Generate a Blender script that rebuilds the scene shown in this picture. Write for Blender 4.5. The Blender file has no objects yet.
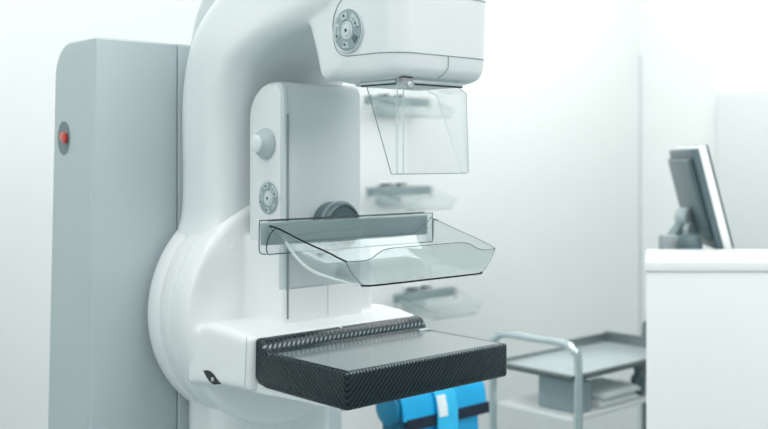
import bpy, bmesh, math
from mathutils import Vector, Matrix
C = bpy.context.scene.collection
PI = math.pi

# ------------------------------------------------------------------ materials
def mat(name, col, rough=.4, metal=0., coat=0., spec=.5, noise=0., bump=0., scale=40., emis=None):
    m = bpy.data.materials.new(name); m.use_nodes = True
    nt = m.node_tree; b = nt.nodes['Principled BSDF']
    b.inputs['Base Color'].default_value = (*col, 1)
    b.inputs['Roughness'].default_value = rough
    b.inputs['Metallic'].default_value = metal
    b.inputs['Coat Weight'].default_value = coat
    b.inputs['Coat Roughness'].default_value = .08
    b.inputs['Specular IOR Level'].default_value = spec
    if emis:
        b.inputs['Emission Color'].default_value = (*emis[0], 1); b.inputs['Emission Strength'].default_value = emis[1]
    if noise or bump:
        tc = nt.nodes.new('ShaderNodeTexCoord'); n = nt.nodes.new('ShaderNodeTexNoise')
        n.inputs['Scale'].default_value = scale; n.inputs['Detail'].default_value = 3
        nt.links.new(tc.outputs['Object'], n.inputs['Vector'])
        if noise:
            r = nt.nodes.new('ShaderNodeValToRGB')
            r.color_ramp.elements[0].position = .3; r.color_ramp.elements[1].position = .7
            r.color_ramp.elements[0].color = (*[c * (1 - noise) for c in col], 1)
            r.color_ramp.elements[1].color = (*[min(1, c * (1 + noise)) for c in col], 1)
            nt.links.new(n.outputs['Fac'], r.inputs['Fac']); nt.links.new(r.outputs['Color'], b.inputs['Base Color'])
        if bump:
            bp = nt.nodes.new('ShaderNodeBump'); bp.inputs['Strength'].default_value = bump; bp.inputs['Distance'].default_value = .002
            nt.links.new(n.outputs['Fac'], bp.inputs['Height']); nt.links.new(bp.outputs['Normal'], b.inputs['Normal'])
    return m

def clear_mat(name, tint, refl=.6, edge=.0, base=.02, rough=.03, met=.85, gcol=(.75, .82, .82)):
    # thin acrylic: tinted pass-through with a fresnel reflection on top
    m = bpy.data.materials.new(name); m.use_nodes = True
    nt = m.node_tree; nt.nodes.clear()
    o = nt.nodes.new('ShaderNodeOutputMaterial'); mx = nt.nodes.new('ShaderNodeMixShader')
    t = nt.nodes.new('ShaderNodeBsdfTransparent'); t.inputs['Color'].default_value = (*tint, 1)
    g = nt.nodes.new('ShaderNodeBsdfPrincipled'); g.inputs['Base Color'].default_value = (*gcol, 1)
    g.inputs['Roughness'].default_value = rough; g.inputs['Metallic'].default_value = met
    lw = nt.nodes.new('ShaderNodeLayerWeight'); lw.inputs['Blend'].default_value = .35
    ma = nt.nodes.new('ShaderNodeMath'); ma.operation = 'MULTIPLY_ADD'
    ma.inputs[1].default_value = refl; ma.inputs[2].default_value = base
    nt.links.new(lw.outputs['Fresnel'], ma.inputs[0]); nt.links.new(ma.outputs[0], mx.inputs['Fac'])
    nt.links.new(t.outputs[0], mx.inputs[1]); nt.links.new(g.outputs[0], mx.inputs[2])
    nt.links.new(mx.outputs[0], o.inputs['Surface'])
    return m

def carbon_mat(name, k=520., dark=(.0015, .006, .009), light=(.014, .031, .038), spots=False):
    m = bpy.data.materials.new(name); m.use_nodes = True
    nt = m.node_tree; b = nt.nodes['Principled BSDF']; L = nt.links.new
    tc = nt.nodes.new('ShaderNodeTexCoord'); sp = nt.nodes.new('ShaderNodeSeparateXYZ'); L(tc.outputs['Object'], sp.inputs[0])
    def M(op, a, bb, c=None):
        n = nt.nodes.new('ShaderNodeMath'); n.operation = op
        for i, v in enumerate((a, bb, c)):
            if v is None: continue
            if isinstance(v, (int, float)): n.inputs[i].default_value = v
            else: L(v, n.inputs[i])
        return n.outputs[0]
    s = M('SUBTRACT', M('ADD', sp.outputs['X'], sp.outputs['Y']), sp.outputs['Z'])
    t = M('ADD', M('SUBTRACT', sp.outputs['X'], sp.outputs['Y']), sp.outputs['Z'])
    w1 = M('SINE', M('MULTIPLY', s, 2 * PI / .0088), None)
    w2 = M('SINE', M('MULTIPLY', t, 2 * PI / .0048), None)
    h = M('ADD', M('MULTIPLY', w1, .6), M('MULTIPLY', w2, .06))
    r = nt.nodes.new('ShaderNodeValToRGB'); L(M('MULTIPLY_ADD', h, .5, .5), r.inputs['Fac'])
    e = r.color_ramp.elements
    e[0].position = .25; e[0].color = (*dark, 1); e[1].position = .8; e[1].color = (*light, 1)
    L(r.outputs['Color'], b.inputs['Base Color'])
    bp = nt.nodes.new('ShaderNodeBump'); bp.inputs['Strength'].default_value = .35; bp.inputs['Distance'].default_value = .0006
    L(h, bp.inputs['Height']); L(bp.outputs['Normal'], b.inputs['Normal'])
    b.inputs['Roughness'].default_value = .25; b.inputs['Specular IOR Level'].default_value = .25; b.inputs['Coat Weight'].default_value = .32; b.inputs['Coat Roughness'].default_value = .05
    if not spots:      # weave glints painted into the base colour along the front top edge
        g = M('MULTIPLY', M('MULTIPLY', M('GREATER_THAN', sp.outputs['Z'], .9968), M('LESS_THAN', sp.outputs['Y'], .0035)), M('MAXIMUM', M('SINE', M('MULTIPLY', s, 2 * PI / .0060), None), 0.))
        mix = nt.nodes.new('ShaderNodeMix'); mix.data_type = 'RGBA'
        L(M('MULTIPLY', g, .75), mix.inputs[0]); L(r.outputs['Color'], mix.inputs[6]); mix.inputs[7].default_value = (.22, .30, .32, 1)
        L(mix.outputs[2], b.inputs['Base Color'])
    if spots:    # bright weave glints along the ridge, painted into the base colour
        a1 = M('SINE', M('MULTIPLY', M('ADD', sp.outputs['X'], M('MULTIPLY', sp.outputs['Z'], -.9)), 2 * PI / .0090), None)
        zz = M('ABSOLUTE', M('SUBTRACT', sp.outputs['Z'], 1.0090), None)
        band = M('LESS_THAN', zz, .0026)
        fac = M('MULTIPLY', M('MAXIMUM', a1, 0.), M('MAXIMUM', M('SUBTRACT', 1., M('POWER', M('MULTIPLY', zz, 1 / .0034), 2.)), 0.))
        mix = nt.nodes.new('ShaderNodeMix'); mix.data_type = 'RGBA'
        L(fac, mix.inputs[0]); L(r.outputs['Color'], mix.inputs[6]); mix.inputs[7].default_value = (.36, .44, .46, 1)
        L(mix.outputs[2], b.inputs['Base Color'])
    return m

WHITE = mat('white_enamel', (.80, .835, .84), .32, coat=.15, noise=.012, scale=6)
DISC = mat('bright_enamel', (.86, .88, .885), .38, coat=.1, noise=.01, scale=6)
COOL = mat('cool_white_enamel', (.60, .66, .67), .36, coat=.1, noise=.012, scale=5)
CABM = mat('grey_blue_enamel', (.47, .54, .56), .42, noise=.015, scale=5)
CABS = mat('grey_green_enamel', (.46, .535, .54), .42, noise=.015, scale=5)
SEAM = mat('seam_grey', (.26, .32, .33), .6, noise=.05)
SEAML = mat('seam_pale_grey', (.45, .52, .53), .6, noise=.05)
DARK = mat('dark_plastic', (.012, .02, .023), .4, noise=.1)
WHEELM = mat('slate_plastic', (.10, .15, .165), .35, noise=.05, coat=.2)
BAR = mat('satin_grey_bar', (.27, .35, .36), .35, metal=.2, noise=.03, scale=20)
DIALM = mat('dial_grey', (.30, .39, .41), .35, noise=.03)
DIALR = mat('dial_ring_pale', (.62, .69, .70), .3, noise=.02)
BUTM = mat('button_grey', (.50, .58, .59), .3, noise=.02)
KNOBM = mat('knob_grey', (.50, .58, .59), .3, noise=.02, coat=.2)
KCAP = mat('knob_cap_white', (.78, .83, .83), .35, noise=.02)
RECM = mat('recess_grey', (.19, .24, .25), .5, noise=.03)
RED = mat('emergency_red', (.55, .02, .01), .3, noise=.04, coat=.4)
ORNG = mat('orange_ring', (.75, .16, .03), .4, noise=.04)
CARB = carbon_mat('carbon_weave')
RIDGE = carbon_mat('carbon_weave_ridge', dark=(.010, .020, .024), light=(.032, .052, .058), spots=True)  # paler than the box weave: the ridge's grey sheen is put into its colour
PLATE = mat('grey_scan_plate', (.15, .19, .195), .22, coat=.5, noise=.04, scale=14)
CLEAR = clear_mat('clear_acrylic', (.974, .984, .984), .22, base=.004)
SHIELDM = clear_mat('clear_shield', (.989, .993, .993), .18, base=.006)
EDGE = clear_mat('acrylic_edge', (.45, .53, .55), .3, base=.10)  # edge tints from here: dark refraction at acrylic edges put into the colour
EDGEM = clear_mat('acrylic_mid_edge', (.24, .31, .33), .2, base=.05)
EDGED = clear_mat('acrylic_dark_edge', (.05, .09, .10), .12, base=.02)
FOLD = clear_mat('acrylic_fold_highlight', (.95, .97, .97), .3, base=.55, rough=.45, met=0., gcol=(.93, .96, .96))  # white body colour stands in for the highlight on the tray fold
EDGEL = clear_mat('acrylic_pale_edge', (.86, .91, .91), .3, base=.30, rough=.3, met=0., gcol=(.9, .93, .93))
CHROME = mat('polished_steel', (.66, .74, .76), .16, metal=1., noise=.04, scale=30)
STEEL = mat('brushed_steel', (.56, .63, .64), .32, metal=.4, noise=.05, scale=60)
STEELD = mat('dark_steel', (.24, .28, .285), .35, metal=.6, noise=.05)
WALL = mat('wall_paint', (.785, .812, .805), .75, noise=.006, bump=.02, scale=8)
WALLR = mat('wall_paint_right', (.785, .812, .805), .75, noise=.006, bump=.02, scale=8)
FLOORM = mat('vinyl_floor', (.34, .42, .43), .35, noise=.04, scale=30)
COUNT = mat('counter_laminate', (.88, .90, .90), .35, noise=.01, scale=5)
BLUE = mat('bright_blue_vinyl', (.006, .42, .80), .45, noise=.10, scale=12, bump=.2)
BLUEL = mat('sky_blue_webbing', (.03, .54, .90), .5, noise=.06, scale=60)
ROLLM = mat('roll_blue', (.005, .22, .40), .5, noise=.1, scale=20)
NAVY = mat('navy_piping', (.003, .014, .035), .6, noise=.1)
TEALD = mat('deep_teal_vinyl', (.005, .15, .26), .5, noise=.1)
LABELM = mat('white_patch', (.86, .93, .95), .5, noise=.02)
MON = mat('monitor_shell', (.085, .135, .15), .38, noise=.05)
MONE = mat('monitor_edge', (.24, .31, .33), .4, noise=.05)
SCREEN = mat('monitor_glass', (.78, .82, .83), .12, noise=.01)
TOWEL = mat('white_towel', (.80, .84, .84), .9, noise=.05, bump=.6, scale=120)
GREYB = mat('grey_box', (.33, .38, .40), .5, noise=.04)
TBLUE = mat('teal_grey_box', (.30, .40, .43), .4, noise=.06)
DOORM = mat('cupboard_grey_green', (.66, .70, .69), .5, noise=.01)

# ------------------------------------------------------------------ mesh helpers
def finish(name, bm, m, parent=None, smooth=True, angle=40):
    me = bpy.data.meshes.new(name)
    bmesh.ops.recalc_face_normals(bm, faces=bm.faces)
    bm.to_mesh(me); bm.free()
    for x in (m if isinstance(m, (list, tuple)) else [m]): me.materials.append(x)
    o = bpy.data.objects.new(name, me); C.objects.link(o)
    if smooth:
        for p in me.polygons: p.use_smooth = True
        try: me.set_sharp_from_angle(angle=math.radians(angle))
        except Exception: pass
    if parent: o.parent = parent
    return o

def box(bm, x0, x1, y0, y1, z0, z1, r=0., seg=3, rot=None, piv=None):
    t = bmesh.new()
    bmesh.ops.create_cube(t, size=1)
    for v in t.verts:
        v.co = Vector(((x0 + x1) / 2 + v.co.x * (x1 - x0), (y0 + y1) / 2 + v.co.y * (y1 - y0), (z0 + z1) / 2 + v.co.z * (z1 - z0)))
    if r: bmesh.ops.bevel(t, geom=t.edges[:], offset=r, segments=seg, profile=.5, affect='EDGES')
    if rot is not None:
        bmesh.ops.rotate(t, verts=t.verts, cent=piv or Vector(((x0 + x1) / 2, (y0 + y1) / 2, (z0 + z1) / 2)), matrix=rot)
    merge(bm, t); return bm

def merge(bm, t):
    me = bpy.data.meshes.new('tmp'); t.to_mesh(me); t.free(); bm.from_mesh(me); bpy.data.meshes.remove(me)

def B(*a, **k):
    bm = bmesh.new(); box(bm, *a, **k); return bm

def prism(bm, pts, axis, a0, a1, r=0., seg=3):
    """polygon pts (two coords) pushed along axis 'x','y' or 'z'"""
    t = bmesh.new()
    def P(p, a): return {'x': (a, p[0], p[1]), 'y': (p[0], a, p[1]), 'z': (p[0], p[1], a)}[axis]
    v0 = [t.verts.new(P(p, a0)) for p in pts]; v1 = [t.verts.new(P(p, a1)) for p in pts]
    n = len(pts)
    t.faces.new(v0); t.faces.new(v1[::-1])
    for i in range(n): t.faces.new((v0[i], v0[(i + 1) % n], v1[(i + 1) % n], v1[i]))
    bmesh.ops.recalc_face_normals(t, faces=t.faces)
    if r:
        es = [e for e in t.edges if (e.verts[0] in v0) == (e.verts[1] in v0)]
        bmesh.ops.bevel(t, geom=es, offset=r, segments=seg, profile=.5, affect='EDGES')
    merge(bm, t); return bm

def rings(bm, R, cap=True, closed=True):
    vs = [[bm.verts.new(p) for p in r] for r in R]
    n = len(R[0])
    for a, b in zip(vs, vs[1:]):
        for i in range(n if closed else n - 1):
            j = (i + 1) % n
            bm.faces.new((a[i], a[j], b[j], b[i]))
    if cap: bm.faces.new(vs[0][::-1]); bm.faces.new(vs[-1])
    return vs

def rrect(cx, cy, hx, hy, r, n=8):
    out = []
    for (sx, sy, a0) in ((1, 1, 0), (-1, 1, 90), (-1, -1, 180), (1, -1, 270)):
        for k in range(n + 1):
            a = math.radians(a0 + 90 * k / n)
            out.append((cx + sx * (hx - r) + r * math.cos(a), cy + sy * (hy - r) + r * math.sin(a)))
    return out

def lathe(bm, prof, cen, axis, n=96):
    """prof: (radius, distance along axis) pairs"""
    c = Vector(cen); R = []
    for r, h in prof:
        ring = []
        for i in range(n):
            a = 2 * PI * i / n
            u, v = r * math.cos(a), r * math.sin(a)
            ring.append(c + {'x': Vector((h, u, v)), 'y': Vector((u, h, v)), 'z': Vector((u, v, h))}[axis])
        R.append(ring)
    rings(bm, R); return bm

def catmull(P, k=8, closed=False):
    P = [Vector(p) for p in P]; out = []
    n = len(P); rng = n if closed else n - 1
    for i in range(rng):
        g = lambda j: P[j % n] if closed else P[max(0, min(n - 1, j))]
        p0, p1, p2, p3 = g(i - 1), g(i), g(i + 1), g(i + 2)
        for s in range(k):
            t = s / k
            out.append(.5 * ((2 * p1) + (-p0 + p2) * t + (2 * p0 - 5 * p1 + 4 * p2 - p3) * t * t + (-p0 + 3 * p1 - 3 * p2 + p3) * t ** 3))
    if not closed: out.append(P[-1])
    return out

def tube(bm, pts, r, n=10, closed=False):
    pts = [Vector(p) for p in pts]; R = []; m = len(pts)
    up = None
    for i, p in enumerate(pts):
        d = (pts[(i + 1) % m] - pts[i - 1]) if closed else (pts[min(i + 1, m - 1)] - pts[max(i - 1, 0)])
        if d.length < 1e-9: d = Vector((0, 0, 1))
        d.normalize()
        if up is None:
            up = Vector((0, 0, 1)) if abs(d.z) < .9 else Vector((0, 1, 0))
        u = (up - d * up.dot(d)).normalized(); v = d.cross(u); up = u
        rr = r[i] if isinstance(r, (list, tuple)) else r
        R.append([p + u * rr * math.cos(2 * PI * k / n) + v * rr * math.sin(2 * PI * k / n) for k in range(n)])
    if closed: R.append(R[0]); rings(bm, R, cap=False)
    else: rings(bm, R)
    return bm

def remesh(o, voxel=.003, it=14, fac=.5):
    m = o.modifiers.new('remesh', 'REMESH'); m.mode = 'VOXEL'; m.voxel_size = voxel; m.use_smooth_shade = True
    s = o.modifiers.new('smooth', 'SMOOTH'); s.factor = fac; s.iterations = it
    return o

def root(name, label, cat, loc=(0, 0, 0), group=None, rz=0):
    o = bpy.data.objects.new(name, None); C.objects.link(o); o.location = loc; o.rotation_euler = (0, 0, rz)
    o['label'] = label; o['category'] = cat
    if group: o['group'] = group
    o.empty_display_size = .05
    return o

def tag(o, label, cat, group=None):
    o['label'] = label; o['category'] = cat
    if group: o['group'] = group
    return o

def struct(o): o['kind'] = 'structure'; return o

# ------------------------------------------------------------------ the room
struct(finish('floor', B(-2.2, 2.97, -3.2, 1.5, -.06, 0), FLOORM, smooth=False))
struct(finish('wall_back', B(-2.2, 3.05, 1.5, 1.58, 0, 2.8), WALL, smooth=False))
struct(finish('wall_right', B(2.97, 3.05, -3.2, 1.5, 0, 2.8), WALLR, smooth=False))
struct(finish('wall_left', B(-2.28, -2.2, -3.2, 1.58, 0, 2.8), WALL, smooth=False))
struct(finish('ceiling', B(-2.28, 3.05, -3.2, 1.58, 2.8, 2.86), WALL, smooth=False))
struct(finish('trim_corner', B(2.960, 2.970, 1.490, 1.500, 0, 1.74, r=.002), COOL))
bm = B(-2.2, 2.958, 1.488, 1.5, 0, .10, r=.002); struct(finish('baseboard_back', bm, COOL))
bm = B(2.958, 2.97, -3.2, 1.488, 0, .10, r=.002); struct(finish('baseboard_right', bm, COOL))

# ------------------------------------------------------------------ the mammography machine
XM = .165
mach = root('mammography_machine', 'large white mammography machine with curved arm over a black carbon breast support', 'medical machine', (XM, .42, 0))
def part(name, bm, m, par=None, **k):
    p = par or mach
    o = finish(name, bm, m, None, **k)
    o.parent = p
    # keep world placement
    if p is mach: o.matrix_parent_inverse = Matrix.Translation(-mach.location)
    return o

# --- grey column cabinet at the back (slightly wider at its foot)
bm = bmesh.new()
side = [(.506, .02), (.506, 1.4925)] + [(.592 + .058 * math.sin(a), 1.4345 + .058 * math.cos(a)) for a in [math.radians(q) for q in range(0, 91, 10)]] + [(.672, .02)]
prism(bm, side, 'x', -.117, .41, r=.006)
for v in bm.verts:
    v.co.x += -.010 * (1.49 - v.co.z) / .65 * (1 if v.co.x < .1 else -1)
cab = part('column_cabinet', bm, CABS, angle=35)
bm = B(-.1155, .037, .4985, .51, .03, 1.4915, r=.003)
for v in bm.verts:
    if v.co.x < 0: v.co.x -= .010 * (1.49 - v.co.z) / .65
part('front_panel', bm, CABM)
part('front_panel', B(.0385, .40, .4985, .51, .03, 1.4905, r=.003), CABM)
bm = B(-.19, .48, .44, .75, 0, .035, r=.012); part('base_plate', bm, CABS)
# emergency stop in an oval recess on the side of the cabinet
bm = bmesh.new(); R = []
for s, h in ((1, .003), (1, -.0006), (.9, -.0004), (.8, .0)):
    R.append([(-.1202 + h, .609 + .022 * s * math.cos(a), 1.327 + .029 * s * math.sin(a)) for a in [2 * PI * i / 48 for i in range(48)]])
rings(bm, R); rec = part('stop_recess', bm, RECM)
bm = bmesh.new(); lathe(bm, [(.007, 0), (.007, -.002), (.0095, -.003), (.0100, -.0045), (.008, -.006), (.003, -.0065)], (-.1190, .601, 1.327), 'x', 40)
eb = part('emergency_button', bm, RED); eb['label'] = 'red emergency stop button'
bm = bmesh.new(); lathe(bm, [(.0065, .0), (.0065, -.003), (.005, -.0035)], (-.1195, .614, 1.330), 'x', 32)
part('indicator_lamp', bm, ORNG)

# --- C shaped arm that carries the tube head, one continuous casting
inner = [(.365, .52), (.365, .80), (.365, .90), (.365, 1.0), (.365, 1.12), (.365, 1.19), (.365, 1.25), (.365, 1.30), (.360, 1.365), (.333, 1.427), (.282, 1.466), (.225, 1.487), (.16, 1.500), (.05, 1.52)]
outer = [(.492, .50), (.492, .80), (.492, .90), (.496, 1.0), (.500, 1.12), (.500, 1.19), (.501, 1.26), (.503, 1.34), (.501, 1.408), (.484, 1.472), (.446, 1.530), (.376, 1.588), (.26, 1.655), (.07, 1.72)]
half = [.120, .126, .130, .160, .160, .138, .1335, .133, .133, .133, .131, .122, .108, .096]
I = catmull([(0, *p) for p in inner], 6); O = catmull([(0, *p) for p in outer], 6); H = catmull([(h, 0, 0) for h in half], 6)
bm = bmesh.new(); R = []
for a, b, h in zip(I, O, H):
    d = (b - a); L = d.length; d.normalize(); c = (a + b) / 2
    R.append([Vector((XM + u, c.y + d.y * v, c.z + d.z * v)) for u, v in rrect(0, 0, h.x, L / 2, .040, 7)])
rings(bm, R)
# body of the tube head: rounded box, a little narrower at its foot
XH, HHX = .1765, .1085
def outline(off, z, y0=-.023, y1=.150):
    hx = HHX - off; cy = (y0 + y1) / 2; hy = (y1 - y0) / 2 - off
    return [Vector((XH + u, cy + v, z)) for u, v in rrect(0, 0, hx, hy, max(.008, .045 - off), 9)]
t = bmesh.new()
rings(t, [outline(.045, 1.4035), outline(.026, 1.4060), outline(.0135, 1.4115), outline(.0065, 1.4195), outline(.003, 1.440), outline(0, 1.52), outline(0, 1.68), outline(.006, 1.70), outline(.02, 1.71)])
merge(bm, t)
# swelling where arm and head meet
t = bmesh.new()
prism(t, [(.135, 1.409), (.150, 1.414), (.164, 1.46), (.182, 1.505), (.24, 1.60), (.05, 1.66), (.05, 1.43)], 'x', XM - .094, XM + .094, r=.012)
merge(bm, t)
arm = part('gantry_arm', bm, WHITE)
remesh(arm, .0032, 16)
# rear shell of the arm
I2 = catmull([(0, .46, 1.15), (0, .46, 1.33), (0, .43, 1.41), (0, .40, 1.49), (0, .34, 1.54), (0, .22, 1.60), (0, .10, 1.65)], 6)
O2 = catmull([(0, .4975, 1.15), (0, .4975, 1.31), (0, .534, 1.43), (0, .520, 1.510), (0, .476, 1.582), (0, .34, 1.68), (0, .12, 1.76)], 6)
bm = bmesh.new(); R = []
for a, b in zip(I2, O2):
    d = (b - a); L = d.length; d.normalize(); c = (a + b) / 2
    R.append([Vector((XM + u, c.y + d.y * v, c.z + d.z * v)) for u, v in rrect(0, 0, .095, L / 2, .022, 5)])
rings(bm, R); part('arm_rear_cover', bm, COOL)

# seams on the head
def arc_path(z_of, s0, s1, n, off=-.0002):
    """walk round the outline: s=0 at (left side, y=.10) going forward, then across the front"""
    out = []
    r = .045; hx = HHX
    for i in range(n + 1):
        s = s0 + (s1 - s0) * i / n
        L1 = .10 - (-.023 + r)                 # straight part of the left side
        La = r * PI / 2; Lf = 2 * (hx - r)
        if s <= L1: x, y, nx, ny = XH - hx, .10 - s, -1, 0
        elif s <= L1 + La:
            a = (s - L1) / r; x = XH - hx + r - r * math.cos(a); y = -.023 + r - r * math.sin(a); nx, ny = -math.cos(a), -math.sin(a)
        elif s <= L1 + La + Lf: x, y, nx, ny = XH - hx + r + (s - L1 - La), -.023, 0, -1
        else:
            a = (s - L1 - La - Lf) / r; x = XH + hx - r + r * math.sin(a); y = -.023 + r - r * math.cos(a); nx, ny = math.sin(a), -math.cos(a)
        z = z_of(s)
        k = .003 * max(0, min(1, (1.52 - z) / .08))
        out.append(Vector((x - nx * (k + off), y - ny * (k + off), z)))
    return out
bm = bmesh.new()
lo = arc_path(lambda s: 1.4425, .018, .30, 60)
up = arc_path(lambda s: 1.530, .018, .30, 60)
corner = catmull([up[0], (XM - .0972, .098, 1.521), (XM - .0966, .112, 1.497), (XM - .0955, .110, 1.462), (XM - .0948, .098, 1.447), lo[0]], 6)
tube(bm, up[::-1] + corner[1:-1] + lo, .0007, 6)
part('panel_seam', bm, SEAM)
bm = bmesh.new()
tube(bm, [Vector((XM + .013, -.0205, 1.4425)), Vector((XM + .013, -.0200, 1.425)), Vector((XM + .009, -.0150, 1.4155)), Vector((XM + .003, -.008, 1.4095))], .0006, 6)
part('panel_seam', bm, SEAM)

# collimator frame under the head
bm = bmesh.new()
box(bm, .104, .238, .012, .105, 1.400, 1.411, r=.003)
part('collimator_plate', bm, COOL)
# clear face shield
def sheet(bm, quads_pts, th=.002):
    pass
sh = bmesh.new()
def shield_section(f):
    """f=0 top .. 1 foot: left rear, left fold, right fold, right rear"""
    z = 1.405 - .135 * f
    bl = .076 - .056 * f; xr = .224 + (.020 if f > .10 else .020 * (f / .10) ** 2) + .006 * f
    rf = .012
    pts = [(.101, bl, z)]
    for k in range(7):
        a = math.radians(90 * k / 6); pts.append((.101 + rf * (1 - math.cos(a)), rf * (1 - math.sin(a)) - .001, z))
    for k in range(7):
        a = math.radians(90 * k / 6); pts.append((xr - rf * (1 - math.sin(a)), rf * (1 - math.cos(a)) - .001, z))
    pts.append((xr, bl, z)); return [Vector(p) for p in pts]
fs = [0, .04, .07, .10, .13, .2, .35, .5, .65, .8, .92, .98, 1.0]
rings(sh, [shield_section(f) for f in fs], cap=False, closed=False)
shield = part('face_shield', sh, [SHIELDM, EDGEL])
so = shield.modifiers.new('solid', 'SOLIDIFY'); so.thickness = .0018; so.offset = 0; so.material_offset_rim = 1
shield['label'] = 'clear acrylic face shield under the tube head'
bm = bmesh.new()
for k in (2, 5, 12):
    bm = bmesh.new(); tube(bm, [shield_section(f)[k] for f in fs], .0009 if k > 9 else .0011, 6); part('shield_fold_highlight', bm, EDGEL, shield)  # bright tubes: highlights on the shield's folds drawn as strips
bm = bmesh.new(); tube(bm, [shield_section(f)[0] for f in fs], .0007, 6)
tube(bm, shield_section(1.0)[:9], .0006, 6)
part('shield_rim', bm, EDGE, shield)
bm = bmesh.new(); box(bm, .108, .226, -.005, .0005, 1.4005, 1.4055, r=.0012); part('shield_rail', bm, STEEL)
bm = bmesh.new(); box(bm, .108, .226, -.0035, .0, 1.3985, 1.4005); part('rail_gap', bm, DARK)
bm = bmesh.new(); box(bm, .097, .101, .008, .085, 1.4005, 1.4055, r=.0012); part('shield_rail', bm, STEEL)
bm = bmesh.new(); box(bm, .098, .101, .010, .083, 1.3985, 1.4005); part('rail_gap', bm, DARK)
bm = bmesh.new(); box(bm, .098, .122, -.0075, .006, 1.392, 1.4075, r=.002); cl = part('shield_clip', bm, EDGEL)
bm = bmesh.new(); lathe(bm, [(.0035, 0), (.0045, -.001), (.0045, -.003), (.003, -.0035)], (.110, -.0075, 1.398), 'y', 24); part('clip_screw', bm, STEEL, cl)
bm = B(.100, .120, -.006, .004, 1.4035, 1.409, r=.001); part('clip_gap', bm, DARK, cl)

# round control dials (face points to the left, -x)
def dial(cx, cy, cz, R0, small=False):
    bm = bmesh.new(); lathe(bm, [(R0 * 1.10, .006), (R0 * 1.10, -.0010), (R0 * 1.06, -.0022), (R0 * 1.0, -.0012), (R0 * .99, .0)], (cx, cy, cz), 'x', 64)
    d = part('control_dial', bm, DIALR)
    bm = bmesh.new(); lathe(bm, [(R0 * .985, .004), (R0 * .985, -.0016), (R0 * .93, -.0022)], (cx, cy, cz), 'x', 64)
    part('dial_face', bm, DIALM, d)
    bm = bmesh.new(); lathe(bm, [(R0 * .44, 0), (R0 * .44, -.0030), (R0 * .38, -.0034), (R0 * .36, -.0026), (R0 * .30, -.0026), (R0 * .28, -.0042), (R0 * .2, -.0046)], (cx, cy, cz), 'x', 48)
    part('center_button', bm, DIALR, d)
    def P(a, r, h): return Vector((cx + h, cy - r * R0 * math.cos(math.radians(a)), cz + r * R0 * math.sin(math.radians(a))))
    def seg(a0, a1, r0, r1, m, nm, h=-.0038):
        bm = bmesh.new(); n = 10
        lo_, hi_ = [], []
        ring = [P(a0 + (a1 - a0) * i / n, r1, 0) for i in range(n + 1)] + [P(a1 + (a0 - a1) * i / n, r0, 0) for i in range(n + 1)]
        c = sum(ring, Vector()) / len(ring)
        rings(bm, [[p + Vector((-.001, 0, 0)) for p in ring], [p + Vector((h + .0006, 0, 0)) for p in ring], [c + (p - c) * .90 + Vector((h, 0, 0)) for p in ring]])
        return part(nm, bm, m, d)
    def tri(a, r, s, rot=0):
        bm = bmesh.new(); c = P(a, r, -.0046)
        ring = [c + Vector((0, -s * R0 * math.cos(math.radians(rot + q)), s * R0 * math.sin(math.radians(rot + q)))) for q in (90, 210, 330)]
        rings(bm, [ring, [p + Vector((-.0006, 0, 0)) for p in ring]]); part('button_symbol', bm, DARK, d)
    # seen from the left, angle 0 points towards the front of the machine
    for a0, a1 in ((152, 208), (88, 124), (8, 64)): seg(a0, a1, .55, .90, BUTM, 'dial_button')
    seg(-50, -24, .56, .88, SEAML if small else WHEELM, 'dial_button')
    seg(-112, -80, .56, .88, BUTM, 'dial_button')
    tri(198, .72, .085, 180); tri(104, .74, .085, 0); tri(22, .74, .085, 90); tri(-98, .70, .09, 0); tri(0, 0, .12, -90)
    for a0, a1 in ((158, 190), (34, 56)): seg(a0, a1, .69, .75, SEAM, 'button_mark', h=-.0042)
    return d
dial(.0682, .0775, 1.4795, .0300)
dial(.084, .2925, 1.2275, .0275, True)

# --- rotating hub: stepped white discs round the pivot
HC = (XM, 0, 1.030)
bm = bmesh.new()
lathe(bm, [(.06, .50), (.184, .49), (.196, .482), (.1990, .472), (.1990, .445), (.1965, .439), (.2005, .436), (.1960, .436), (.1975, .433), (.2000, .408), (.200, .401)], HC, 'y', 128)
part('hub_ring', bm, DISC)
bm = bmesh.new(); lathe(bm, [(.05, .41), (.1985, .41), (.1985, .386), (.1955, .378), (.10, .377)], HC, 'y', 128); part('hub_ring', bm, WHITE)
# front disc, foot of the compression column and bracket of the support in one casting
bm = bmesh.new()
lathe(bm, [(.05, .395), (.1960, .395), (.1965, .365), (.194, .359), (.187, .356), (.10, .356)], HC, 'y', 128)
t = bmesh.new()      # support bracket, seen from the side
prism(t, [(.214, .940), (.212, 1.021), (.25, 1.027), (.30, 1.031), (.335, 1.029), (.355, 1.018), (.38, 1.00), (.38, .925), (.35, .930), (.30, .936)], 'x', -.0145, .344, r=.011)
for v in t.verts:
    f = max(0, (v.co.y - .22) / .14)
    v.co.x += (-.004 if v.co.x < XM else .0) * f * f
    if v.co.z > 1: v.co.z += 0
merge(bm, t)
prism(bm, [(.262, 1.02), (.262, 1.145), (.275, 1.165), (.38, 1.165), (.38, 1.0)], 'x', .0820, .284, r=.006)
br = part('hub_disc', bm, DISC)
remesh(br, .003, 10)
bm = bmesh.new()      # tongue under the black box
prism(bm, [(.02, .9430), (.12, .9400), (.215, .934), (.26, .934), (.26, .952), (.02, .952)], 'x', .004, .326, r=.004)
part('support_tongue', bm, WHITE)
# split line where the bracket's cover starts
bm = bmesh.new()
tube(bm, catmull([(-.0146, .2160, 1.0235), (-.0149, .2170, 1.00), (-.0149, .2185, .97), (-.0142, .2205, .950), (-.004, .2235, .9400)], 5), .0005, 6)
part('panel_seam', bm, SEAML)
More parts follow.
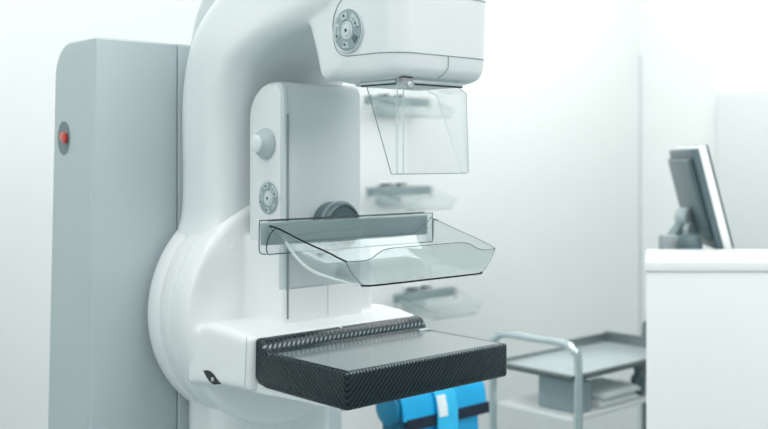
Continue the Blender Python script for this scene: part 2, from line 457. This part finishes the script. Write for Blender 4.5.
# lens-shaped port in the bracket side
ey = bmesh.new(); pts = []
for i in range(24):
    a = 2 * PI * i / 24; u = math.cos(a); v = math.sin(a)
    y = .309 + .022 * u; z = .9480 + .0085 * v * (1 - abs(u) ** 2.4) + .0075 * u
    pts.append(Vector((0, y, z)))
R = [[Vector((-.0155 - .03 * max(0, p.y - .28) + h, p.y, p.z)) for p in pts] for h in (.006, -.0012)]
rings(ey, R); port = part('bracket_port', ey, DARK)
bm = bmesh.new(); lathe(bm, [(.0035, .004), (.0035, -.0018), (.002, -.0024)], (-.0175, .303, .946), 'x', 20); part('port_latch', bm, STEEL, port)
bm = bmesh.new(); lathe(bm, [(.0052, .002), (.0052, -.0004), (.0046, -.0008)], (.055, .356, 1.145), 'y', 24); part('cover_plug', bm, DISC)

# --- compression column
bm = bmesh.new()
prof = [(.256, 1.02), (.256, 1.400), (.262, 1.412), (.274, 1.4165)] + [(.289 + .060 * math.sin(math.radians(q)), 1.356 + .060 * math.cos(math.radians(q))) for q in range(10, 91, 10)] + [(.351, 1.02)]
prism(bm, prof, 'x', .0835, .251, r=.005, seg=3)
part('compression_column', bm, COOL, angle=30)
bm = bmesh.new()
prism(bm, [(.262, 1.145), (.262, 1.398), (.268, 1.409), (.276, 1.4125)] + [(.289 + .057 * math.sin(math.radians(q)), 1.356 + .057 * math.cos(math.radians(q))) for q in range(10, 91, 10)] + [(.346, 1.145)], 'x', .0822, .088, r=.002)
part('column_cheek', bm, WHITE, angle=30)
bm = B(.0828, .2516, .2552, .350, 1.010, 1.0830, r=.004); part('column_foot', bm, DISC)
bm = B(.0905, .0945, .2542, .262, 1.034, 1.364, r=.0008); part('travel_slot', bm, SEAM)
bm = bmesh.new(); tube(bm, [(.0925, .2556, 1.364), (.0925, .2556, 1.398), (.0925, .259, 1.410), (.0925, .268, 1.4155)], .0005, 6)
part('panel_seam', bm, SEAML)
bm = bmesh.new()
tube(bm, [(.098, .2555, 1.0835), (.176, .2555, 1.0835)], .0005, 6); tube(bm, [(.176, .2550, 1.0845), (.176, .2550, 1.032)], .0005, 6)
part('panel_seam', bm, SEAML)
# adjuster knob
bm = bmesh.new(); lathe(bm, [(.0245, 0), (.0255, -.003), (.0250, -.006), (.021, -.012), (.0165, -.017), (.0150, -.020)], (.0825, .298, 1.3165), 'x', 48)
kn = part('adjuster_knob', bm, KNOBM)
bm = bmesh.new(); lathe(bm, [(.0146, 0), (.0146, -.0025), (.0125, -.0045), (.006, -.005)], (.0625, .298, 1.3165), 'x', 40); part('knob_cap', bm, KCAP, kn)
# paddle carriage wheel on the front of the column
bm = bmesh.new(); lathe(bm, [(.0385, .262), (.0395, .250), (.0395, .226), (.037, .2215), (.034, .2205), (.033, .224), (.016, .224)], (.182, 0, 1.1815), 'y', 64)
wh = part('paddle_wheel', bm, WHEELM)
bm = bmesh.new(); lathe(bm, [(.0405, .234), (.0415, .233), (.0415, .229), (.0405, .228)], (.182, 0, 1.1815), 'y', 64); part('wheel_ring', bm, BAR, wh)
bm = B(.150, .214, .192, .226, 1.165, 1.190, r=.003); part('paddle_clamp', bm, BAR)

# --- black carbon box: the breast support
bm = bmesh.new()
sup_prof = [(.007, .9465), (.0025, .9477), (.0006, .9500), (0, .954), (0, .9965), (.0010, .9988), (.0035, 1.0), (.180, 1.0), (.187, 1.0035), (.192, 1.0125), (.198, 1.0180), (.206, 1.0205), (.217, 1.0185), (.2225, 1.011), (.2225, .975), (.218, .960), (.207, .9505), (.19, .9470)]
prism(bm, sup_prof, 'x', 0, .341, r=.0055, seg=4)
# trim the ridge's front part so that the box itself is .33 wide
for v in bm.verts:
    if v.co.x > .3 and v.co.y < .17: v.co.x -= .006
# rounder right-hand front corner
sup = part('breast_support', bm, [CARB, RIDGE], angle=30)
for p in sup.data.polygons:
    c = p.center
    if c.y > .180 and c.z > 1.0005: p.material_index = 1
sup['label'] = 'black carbon fibre breast support box'
bm = B(.010, .322, .008, .176, .999, 1.0006, r=.0004, seg=1); part('scan_plate', bm, PLATE, sup)
bm = B(-.0006, .002, .1265, .1295, .9555, .9625, r=.0003, seg=1); part('side_slot', bm, DARK, sup)
bm = B(.157, .160, .198, .210, 1.0185, 1.0212, r=.0004, seg=1); part('center_mark', bm, KCAP, sup)
bm = bmesh.new(); lathe(bm, [(.003, .174), (.003, .172)], (.330, 0, 1.003), 'y', 16)
box(bm, .306, .333, .168, .176, .9995, 1.004, r=.0015); part('corner_tab', bm, STEEL, sup)

# --- clear compression paddle (tray on a grey bar)
top = [(-.004, .172, 1.192), (0, .152, 1.188), (.002, .100, 1.1735), (.006, .050, 1.161), (.009, .020, 1.152), (.014, .012, 1.150), (.040, .010, 1.1495), (.056, .010, 1.153), (.074, .011, 1.161), (.099, .012, 1.1640), (.165, .012, 1.1640)]
bot = [(.030, .178, 1.166), (.034, .158, 1.1455), (.036, .127, 1.1285), (.0375, .083, 1.1200), (.039, .024, 1.1147), (.046, .010, 1.1140), (.062, .006, 1.1140), (.074, .006, 1.1140), (.088, .006, 1.1140), (.105, .006, 1.1140), (.165, .006, 1.1140)]
top += [(2 * XM - p[0], p[1], p[2]) for p in top[-2::-1]]; bot += [(2 * XM - p[0], p[1], p[2]) for p in bot[-2::-1]]
T = catmull(top, 4); Bt = catmull(bot, 4)
def tray_mesh():
    bm = bmesh.new(); R = []
    for v in (0, .12, .3, .5, .7, .85, .95, 1.0):
        ring = []
        for a, b in zip(T, Bt):
            p = a.lerp(b, v)
            out = Vector((a.x - b.x, a.y - b.y, 0)); 
            p = p + out * (.55 * v * (1 - v))
            if v > .8: p.z -= 0
            ring.append(p)
        R.append(ring)
    vs = rings(bm, R, cap=False, closed=False)
    b = vs[-1]; n = len(b)
    k = 0
    # floor, row by row between matching points of the left and right foot
    rows = []
    for i in range((n + 1) // 2):
        l, r = b[i], b[n - 1 - i]
        if l is r: rows.append([l]); break
        row = [l] + [bm.verts.new(l.co.lerp(r.co, t / 6)) for t in range(1, 6)] + [r]
        rows.append(row)
    for r0, r1 in zip(rows, rows[1:]):
        if r0[0].co.y - r1[0].co.y < 1e-4: continue
        if len(r1) == 1: continue
        for i in range(6): bm.faces.new((r0[i], r0[i + 1], r1[i + 1], r1[i]))
    return bm
bm = tray_mesh()
pad = part('compression_paddle', bm, [CLEAR, EDGE], angle=50)
so = pad.modifiers.new('solid', 'SOLIDIFY'); so.thickness = .0026; so.offset = 0; so.material_offset_rim = 1
pad['label'] = 'clear acrylic compression tray on a grey bar'
def flange_mesh():
    bm = bmesh.new()
    # back plate of the paddle, folded round the bar at the ends and along the top
    for a in [(-.004, .343, .1765, .1790, 1.150, 1.199), (-.004, .343, .1790, .1975, 1.1968, 1.1990)]:
        box(bm, *a, r=.0008, seg=2)
    for x0 in (-.004, .3407): box(bm, x0, x0 + .0023, .1790, .1975, 1.150, 1.1968, r=.0008, seg=2)
    return bm
fl = part('paddle_flange', flange_mesh(), CLEAR, pad)
def flange_rim_mesh():
    bm = bmesh.new()
    r = .0008
    tube(bm, catmull([(-.004, .196, 1.199), (-.004, .198, 1.192), (-.004, .1985, 1.158), (-.004, .195, 1.150), (-.004, .180, 1.1495)], 4), r, 6)
    tube(bm, [(-.004, .1765, 1.1495), (.343, .1765, 1.1495)], r, 6)
    tube(bm, [(-.004, .1965, 1.1992), (.343, .1965, 1.1992)], r, 6)
    tube(bm, [(-.004, .1765, 1.1992), (.343, .1765, 1.1992)], .0006, 6)
    tube(bm, [(.343, .1765, 1.1992), (.343, .1765, 1.1495)], r, 6)
    tube(bm, catmull([(-.004, .177, 1.151), (-.010, .172, 1.160), (-.006, .168, 1.180), (0, .160, 1.189), (.001, .150, 1.1877)], 5), .0009, 6)
    tube(bm, catmull([(.343, .177, 1.151), (.340, .172, 1.160), (.336, .168, 1.180), (.330, .160, 1.189), (.329, .150, 1.1877)], 5), .0009, 6)
    return bm
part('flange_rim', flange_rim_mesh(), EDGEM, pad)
def lines_mesh(which):
    bm = bmesh.new(); n = len(T)
    if which == 'dark':  # dark tubes draw the refraction shade of the tray edges
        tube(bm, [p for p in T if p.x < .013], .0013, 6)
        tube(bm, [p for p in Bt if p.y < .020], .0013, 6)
    if which == 'lip':
        tube(bm, [p for p in T if p.x >= .012], .0006, 6)
        tube(bm, [a.lerp(b, .02) for a, b in zip(T[18:19] * 9, [Bt[18]] * 9)], .0004, 6)
        for i in (18, n - 19):
            tube(bm, [T[i].lerp(Bt[i], v) + Vector((T[i].x - Bt[i].x, T[i].y - Bt[i].y, 0)) * (.55 * v * (1 - v)) for v in [q / 8 for q in range(9)]], .0005, 6)
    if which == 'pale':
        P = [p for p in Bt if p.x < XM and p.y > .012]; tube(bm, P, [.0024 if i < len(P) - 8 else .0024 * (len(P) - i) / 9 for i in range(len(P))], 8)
    if which == 'pale_right': tube(bm, [p for p in Bt if p.x > XM and p.y > .03], .0006, 6)
    return bm
part('tray_rim', lines_mesh('dark'), EDGED, pad)
part('tray_lip', lines_mesh('lip'), EDGE, pad)
part('tray_fold_highlight', lines_mesh('pale'), FOLD, pad)  # pale strip: highlight of the rounded fold, painted on
def bar_mesh():
    bm = bmesh.new(); box(bm, -.006, .336, .1805, .1935, 1.1625, 1.1955, r=.002); return bm
part('mounting_bar', bar_mesh(), BAR, pad)

# ------------------------------------------------------------------ spare paddles stored on the back wall
def spare(loc, label):
    r = root('spare_paddle', label, 'paddle', loc, 'spare clear paddles hung on the back wall')
    base = Vector((XM, .205, 1.16))
    def add(nm, bm, m, par, solid=False):
        bmesh.ops.translate(bm, verts=bm.verts, vec=-base)
        o = finish(nm, bm, m, par, angle=50)
        if solid:
            s = o.modifiers.new('solid', 'SOLIDIFY'); s.thickness = .0026; s.offset = 0; s.material_offset_rim = 1
        return o
    add('tray', tray_mesh(), [SHIELDM, EDGEL], r, True)
    add('flange', flange_mesh(), SHIELDM, r)
    add('flange_rim', flange_rim_mesh(), EDGE, r)
    add('tray_rim', lines_mesh('dark'), EDGEM, r)
    add('mounting_bar', bar_mesh(), BAR, r)
    return r
def copy_tree(o, parent=None):
    c = o.copy(); C.objects.link(c); c.parent = parent
    for ch in list(o.children): copy_tree(ch, c)
    return c
sp0 = spare((1.465, 1.460, 1.165), 'clear spare paddle on the back wall, middle of the three')
sp0.scale = (.84, .84, .84)
for loc, lab in (((1.455, 1.460, 1.465), 'clear spare paddle on the back wall, topmost of three, seen through the face shield'),
                 ((1.585, 1.460, .805), 'clear spare paddle on the back wall, lowest of the three')):
    c = copy_tree(sp0); c.location = loc; c['label'] = lab
for (x, z), lab in zip(((1.465, 1.165), (1.455, 1.465), (1.585, .805)), ('middle', 'topmost', 'lowest')):
    w = root('wall_bracket', 'grey wall bracket holding the %s spare paddle' % lab, 'bracket', (x, 1.5, z), 'paddle brackets on the back wall')
    b = bmesh.new(); box(b, -.05, .05, -.012, .0, -.03, .045, r=.003); finish('plate', b, STEEL, w)
    for hx in (-.045, .025):
        b = bmesh.new(); box(b, hx, hx + .02, -.046, -.010, .0365, .042, r=.002); finish('hook', b, DARK, w)

# ------------------------------------------------------------------ steel trolley
tr = root('steel_trolley', 'chrome instrument trolley with tube handle and steel tray top beside the white counter', 'trolley', (1.63, .78, 0))
def tp(nm, bm, m, par=None):
    o = finish(nm, bm, m, None); p = par or tr; o.parent = p
    if p is tr: o.matrix_parent_inverse = Matrix.Translation(-tr.location)
    return o
X0, X1, Y0, Y1 = 1.345, 1.90, .635, .925
bm = bmesh.new()
box(bm, X0, X1, Y0, Y1, .690, .695, r=.001)
b2 = [(X0, X1, Y0, Y0 + .006), (X0, X1, Y1 - .006, Y1), (X0, X0 + .006, Y0, Y1), (X1 - .006, X1, Y0, Y1)]
tt = tp('tray_top', bm, STEEL)
bm = bmesh.new()
for a in b2: box(bm, *a,   .687, .704, r=.002)
tp('tray_rim', bm, STEELD, tt)
bm = bmesh.new()
box(bm, X1 - .004, X1 + .004, Y0, Y1, .70, .728, r=.002); box(bm, X0 + .36, X1, Y1 - .004, Y1 + .004, .70, .722, r=.002)
tp('guard_rail', bm, STEELD, tt)
bm = bmesh.new(); box(bm, X0 + .01, X1 - .01, Y0 + .01, Y1 - .01, .572, .585, r=.003); tp('shelf', bm, COUNT)
bm = bmesh.new(); box(bm, X0 + .01, X1 - .01, Y0 + .01, Y1 - .01, .24, .253, r=.003); tp('shelf', bm, STEEL)
# end handles: one bent tube each, running down into two legs
def endhandle(x, y0, y1, z):
    P = [(x, y0, .06), (x, y0, .4), (x, y0, z - .055), (x, y0 + .012, z - .018), (x, y0 + .05, z), (x, (y0 + y1) / 2, z), (x, y1 - .05, z), (x, y1 - .012, z - .018), (x, y1, z - .055), (x, y1, .4), (x, y1, .06)]
    b = bmesh.new(); tube(b, catmull(P, 8), .0115, 14); return b
tp('end_handle', endhandle(X0 + .014, Y0 - .006, Y1 + .01, .785), CHROME)
tp('end_handle', endhandle(X1 + .012, Y0 + .02, Y1 - .145, .785), STEELD)
for x in (X0 + .014, X1 + .012):
    for y in ((Y0 - .006, Y1 + .01) if x < 1.5 else (Y0 + .02, Y1 - .145)):
        b = bmesh.new(); lathe(b, [(.020, -.010), (.028, -.008), (.030, 0), (.028, .008), (.020, .010)], (x, y, .030), 'x', 28); box(b, x - .014, x + .014, y - .008, y + .008, .025, .075, r=.003)
        tp('caster', b, DARK)
# things on the trolley's shelf
def single(nm, bm, m, label, cat, group=None, **k): return tag(finish(nm, bm, m, None, **k), label, cat, group)
b = bmesh.new(); box(b, 1.40, 1.46, .66, .80, .5852, .672, r=.004)
single('storage_box', b, TBLUE, 'teal grey storage box on the trolley shelf under the tray', 'box')
for i, (dx, dy) in enumerate(((0, 0), (.004, -.003))):
    b = bmesh.new(); box(b, 1.50 + dx, 1.68 + dx, .655 + dy, .80 + dy, .5853 + i * .0225, .607 + i * .0225, r=.009, seg=4)
    box(b, 1.502 + dx, 1.682 + dx, .652 + dy, .655 + dy, .590 + i * .0225, .600 + i * .0225, r=.001)
    single('folded_towel', b, TOWEL, ('white folded towel lying flat on the trolley shelf, lower of two', 'white folded towel on top of the other towel on the trolley shelf')[i], 'towel', 'folded towels on the trolley')
b = bmesh.new(); lathe(b, [(.020, 0), (.022, .004), (.022, .050), (.012, .062), (.012, .072), (.014, .073), (.014, .084)], (1.735, .69, .5852), 'z', 32)
single('bottle', b, WHEELM, 'dark bottle standing right of the folded towels on the trolley shelf', 'bottle')

# ------------------------------------------------------------------ white counter and monitor, turned towards the camera
RX, RY, FX, FY = .7367, -.6762, .6762, .7367
CA = math.atan2(RY, RX)
ct = root('reception_counter', 'tall white counter with a smooth light top in front of the monitor', 'counter', (1.074, .233, 0), rz=CA)
b = bmesh.new(); prism(b, [(.004, .004), (.95, .004), (.95, .27), (.075, .27)], 'z', 0, 1.037, r=.001); finish('front_panel', b, COUNT, ct)
b = bmesh.new(); prism(b, [(0, 0), (.955, 0), (.955, .276), (.072, .276)], 'z', 1.037, 1.065, r=.006); finish('counter_top', b, COUNT, ct)
dk = root('desk', 'white desk behind the counter carrying the monitor', 'desk', (1.26, .436, 0), rz=CA)
b = bmesh.new(); box(b, .18, .80, .01, .36, .99, 1.02, r=.003); finish('desk_top', b, COUNT, dk)
for x, y in ((.20, .03), (.76, .03), (.20, .32), (.76, .32)):
    b = bmesh.new(); box(b, x, x + .03, y, y + .03, 0, .99, r=.002); finish('leg', b, STEEL, dk)
# monitor: local +x = direction the screen faces; local y = width
mt = root('computer_monitor', 'dark computer monitor seen from behind, tilted back on the desk behind the counter', 'monitor', (1.53, .395, 1.02))
def cam2w(X, D, z): return Vector((-.911 + X * RX + D * FX, -1.067 + X * RY + D * FY, z))
nearT = cam2w(.800, 2.62, 1.318); farT = cam2w(.835, 2.96, 1.318)
wdir = (farT - nearT).normalized(); hd = Vector((wdir.y, -wdir.x, 0))          # hd: horizontal, towards screen side
tilt = math.radians(14); upv = (Vector((0, 0, 1)) * math.cos(tilt) - hd * math.sin(tilt)); nrm = upv.cross(wdir).normalized()
if nrm.dot(hd) < 0: nrm = -nrm
def mbox(b, w0, w1, u0, u1, n0, n1, r=0., o=None):
    """box in the tilted monitor frame; origin at the top near corner of the back"""
    t = B(w0, w1, u0, u1, n0, n1, r=r)
    for v in t.verts: v.co = nearT + wdir * v.co.x + upv * v.co.y + nrm * v.co.z - mt.location
    merge(b, t)
b = bmesh.new(); mbox(b, .0, .345, -.265, 0, -.016, .0, r=.004); sh_ = finish('shell', b, MON, mt)
b = bmesh.new(); mbox(b, .02, .325, -.24, -.02, -.030, -.014, r=.010); finish('rear_bulge', b, MON, mt)
b = bmesh.new(); mbox(b, -.003, .348, -.268, .003, .0, .020, r=.003); finish('bezel', b, COUNT, mt)
b = bmesh.new(); mbox(b, .012, .333, -.25, -.012, .020, .0212); finish('screen', b, SCREEN, mt)
b = bmesh.new(); mbox(b, -.0035, .349, -.2685, .0035, .0235, .0250); mbox(b, .05, .09, -.2, -.15, .019, .024); finish('screen_guard', b, MONE, mt)
b = bmesh.new()
c0 = cam2w(.775, 2.76, 1.02) - mt.location
mid = nearT + wdir * .17 + upv * -.17 + nrm * -.04 - mt.location
tube(b, catmull([c0 + Vector((0, 0, .01)), c0 + Vector((0, 0, .06)), c0.lerp(mid, .6) + Vector((0, 0, .02)), mid], 6), .016, 14); finish('stand_neck', b, BAR, mt)
b = bmesh.new(); lathe(b, [(.055, .0), (.058, .003), (.056, .010), (.035, .022), (.022, .030)], c0, 'z', 40); finish('stand_foot', b, MON, mt)
b = bmesh.new(); lathe(b, [(.022, -.018), (.026, -.014), (.026, .014), (.022, .018)], mid + Vector((-.01, 0, -.01)), 'y', 28); finish('tilt_joint', b, BUTM, mt)
b = bmesh.new(); lathe(b, [(.020, -.014), (.023, -.010), (.023, .010), (.020, .014)], mid + Vector((-.012, -.01, -.045)), 'y', 28); finish('tilt_joint', b, BUTM, mt)
q = cam2w(.742, 2.68, 1.02)
b = B(-.022, .022, -.022, .022, 0, .072, r=.003); o = single('desk_box', b, GREYB, 'small grey box on the desk left of the monitor stand', 'box'); o.location = q; o.rotation_euler = (0, 0, CA)
q = cam2w(.785, 2.64, 1.02)
b = bmesh.new(); lathe(b, [(.026, 0), (.030, .003), (.031, .05), (.026, .070), (.014, .080)], (0, 0, 0), 'z', 36); o = single('desk_speaker', b, MON, 'dark rounded speaker on the desk in front of the monitor stand', 'speaker'); o.location = q

# pale cupboard on the right wall
cp = root('wall_cupboard', 'pale grey green cupboard on the right wall behind the monitor', 'cupboard', (2.97, .60, 0))
b = bmesh.new(); box(b, -.06, 0, -1.2, .50, .10, 1.555, r=.004); finish('carcass', b, DOORM, cp)
b = bmesh.new(); box(b, -.068, -.06, -.40, .49, .12, 1.545, r=.002); dd = finish('door', b, DOORM, cp)
b = bmesh.new(); tube(b, [(-.075, -.36, .7), (-.075, -.36, .9)], .006); finish('handle', b, STEEL, dd)

# ------------------------------------------------------------------ blue bundle on a stool behind the support
st = root('round_stool', 'white round stool under the blue apron bundle', 'stool', (.80, .66, 0))
b = bmesh.new(); lathe(b, [(.14, .585), (.15, .592), (.15, .612), (.14, .620)], (0, 0, 0), 'z', 48); finish('seat', b, COUNT, st)
b = bmesh.new(); tube(b, [(0, 0, .05), (0, 0, .59)], .022, 20); finish('pole', b, CHROME, st)
b = bmesh.new(); lathe(b, [(.16, 0), (.16, .015), (.06, .035), (.022, .06)], (0, 0, 0), 'z', 48); finish('base', b, STEEL, st)
ba = root('blue_apron_bundle', 'bright blue folded protective apron bundle with navy edge and light strap under the black support', 'apron', (.80, .66, .62))
def bp_(nm, bm, m, par=None):
    bmesh.ops.translate(bm, verts=bm.verts, vec=Vector((0, 0, 0)))
    o = finish(nm, bm, m, None); p = par or ba; o.parent = p
    if p is ba: o.matrix_parent_inverse = Matrix.Translation(-ba.location)
    return o
b = bmesh.new()
body = [(.625, .622), (.604, .66), (.600, .70), (.604, .745), (.62, .775), (.655, .79), (.70, .78), (.72, .75), (.72, .66), (.70, .622)]
body = [(y if y < .66 else .60 + (y - .60) * .55, z) for y, z in body]; prism(b, body, 'x', .668, .925, r=.012); bp_('roll', b, TEALD)
b = bmesh.new(); flap = [(.583, .706), (.587, .74), (.603, .775), (.63, .795), (.655, .79), (.655, .783), (.63, .787), (.609, .768), (.594, .738), (.590, .706)]
prism(b, flap, 'x', .665, .938, r=.0015); 
bp_('flap', b, BLUE)
b = bmesh.new(); prism(b, [(.578, .684), (.580, .709), (.588, .709), (.588, .684)], 'x', .672, .944, r=.0015)
bp_('edge_binding', b, NAVY)
b = bmesh.new(); prism(b, [(.588, .622), (.590, .69), (.600, .69), (.598, .622)], 'x', .70, .915, r=.002); bp_('lower_fold', b, BLUE)
b = bmesh.new(); lathe(b, [(.020, 0), (.036, .004), (.038, .012), (.038, .02)], (.654, .634, .728), 'x', 32); bp_('roll_end', b, ROLLM)
b = bmesh.new(); prism(b, [(.572, .625), (.573, .71), (.580, .745), (.598, .779), (.625, .801), (.627, .797), (.602, .775), (.585, .743), (.578, .71), (.577, .625)], 'x', .762, .828, r=.001); sp_ = bp_('strap', b, BLUEL)
b = bmesh.new(); prism(b, [(.5705, .703), (.5725, .722), (.580, .750), (.584, .750), (.577, .722), (.574, .703)], 'x', .764, .792, r=.001); bp_('patch', b, LABELM, sp_)

# ------------------------------------------------------------------ camera
cd = bpy.data.cameras.new('camera'); cam = bpy.data.objects.new('camera', cd); C.objects.link(cam)
cd.sensor_width = 36; cd.lens = 36 * 1029 / 768; cd.shift_y = -(214.5 - 158) / 768
cam.location = (-.911, -1.067, 1.293)
cam.rotation_euler = (PI / 2, 0, -math.atan2(FX, FY))
cd.clip_start = .02
cd.dof.use_dof = True; cd.dof.focus_distance = 1.50; cd.dof.aperture_fstop = 4.2
bpy.context.scene.camera = cam

# ------------------------------------------------------------------ light
def area(name, loc, size, power, target, col=(1, 1, 1), sy=None):
    l = bpy.data.lights.new(name, 'AREA'); l.energy = power; l.color = col; l.size = size
    if sy: l.shape = 'RECTANGLE'; l.size_y = sy
    o = bpy.data.objects.new(name, l); C.objects.link(o); o.location = loc
    o.rotation_euler = (Vector(target) - Vector(loc)).to_track_quat('-Z', 'Y').to_euler()
    return o
area('ceiling_panel_light', (.6, -.6, 2.75), 1.6, 26, (.6, -.6, 0), (1, 1, 1), 1.6)
area('ceiling_panel_light', (1.9, .3, 2.75), 1.0, 13, (1.9, .3, 0), (1, 1, 1), 1.4)
area('wall_wash_light', (2.0, .75, 2.4),   .8, 7, (2.4, 1.5, 1.75), (1, 1, .98))
area('ceiling_panel_light', (-1.1, .4, 2.75), 1.0, 8, (-1.0, .6, 0), (1, 1, 1), 1.2)
area('front_fill_light', (.9, -2.3, 2.5), 1.2, 23, (.2, .4, 1.1), (1, 1, 1))  # added soft light from the front right to brighten the disc, no window there
area('wall_wash_light', (-.1, .75, 2.6), .7, 7, (.2, 1.5, 1.9), (1, 1, .98))  # added to brighten the left part of the back wall, no fixture there
area('side_fill_light', (-2.0, -.9, 2.3), 1.2, 17, (.0, .4, 1.2), (1, 1, 1))  # fill added from the left to lighten the arm's side
W = bpy.data.worlds.new('world'); bpy.context.scene.world = W; W.use_nodes = True
W.node_tree.nodes['Background'].inputs[0].default_value = (.87, .95, .96, 1)
W.node_tree.nodes['Background'].inputs[1].default_value = .47
sc = bpy.context.scene
sc.view_settings.view_transform = 'Standard'; sc.view_settings.look = 'None'; sc.view_settings.exposure = 0
sc.cycles.use_denoising = True
sc.cycles.max_bounces = 10; sc.cycles.transparent_max_bounces = 24; sc.cycles.diffuse_bounces = 5
sc.cycles.sample_clamp_indirect = 6
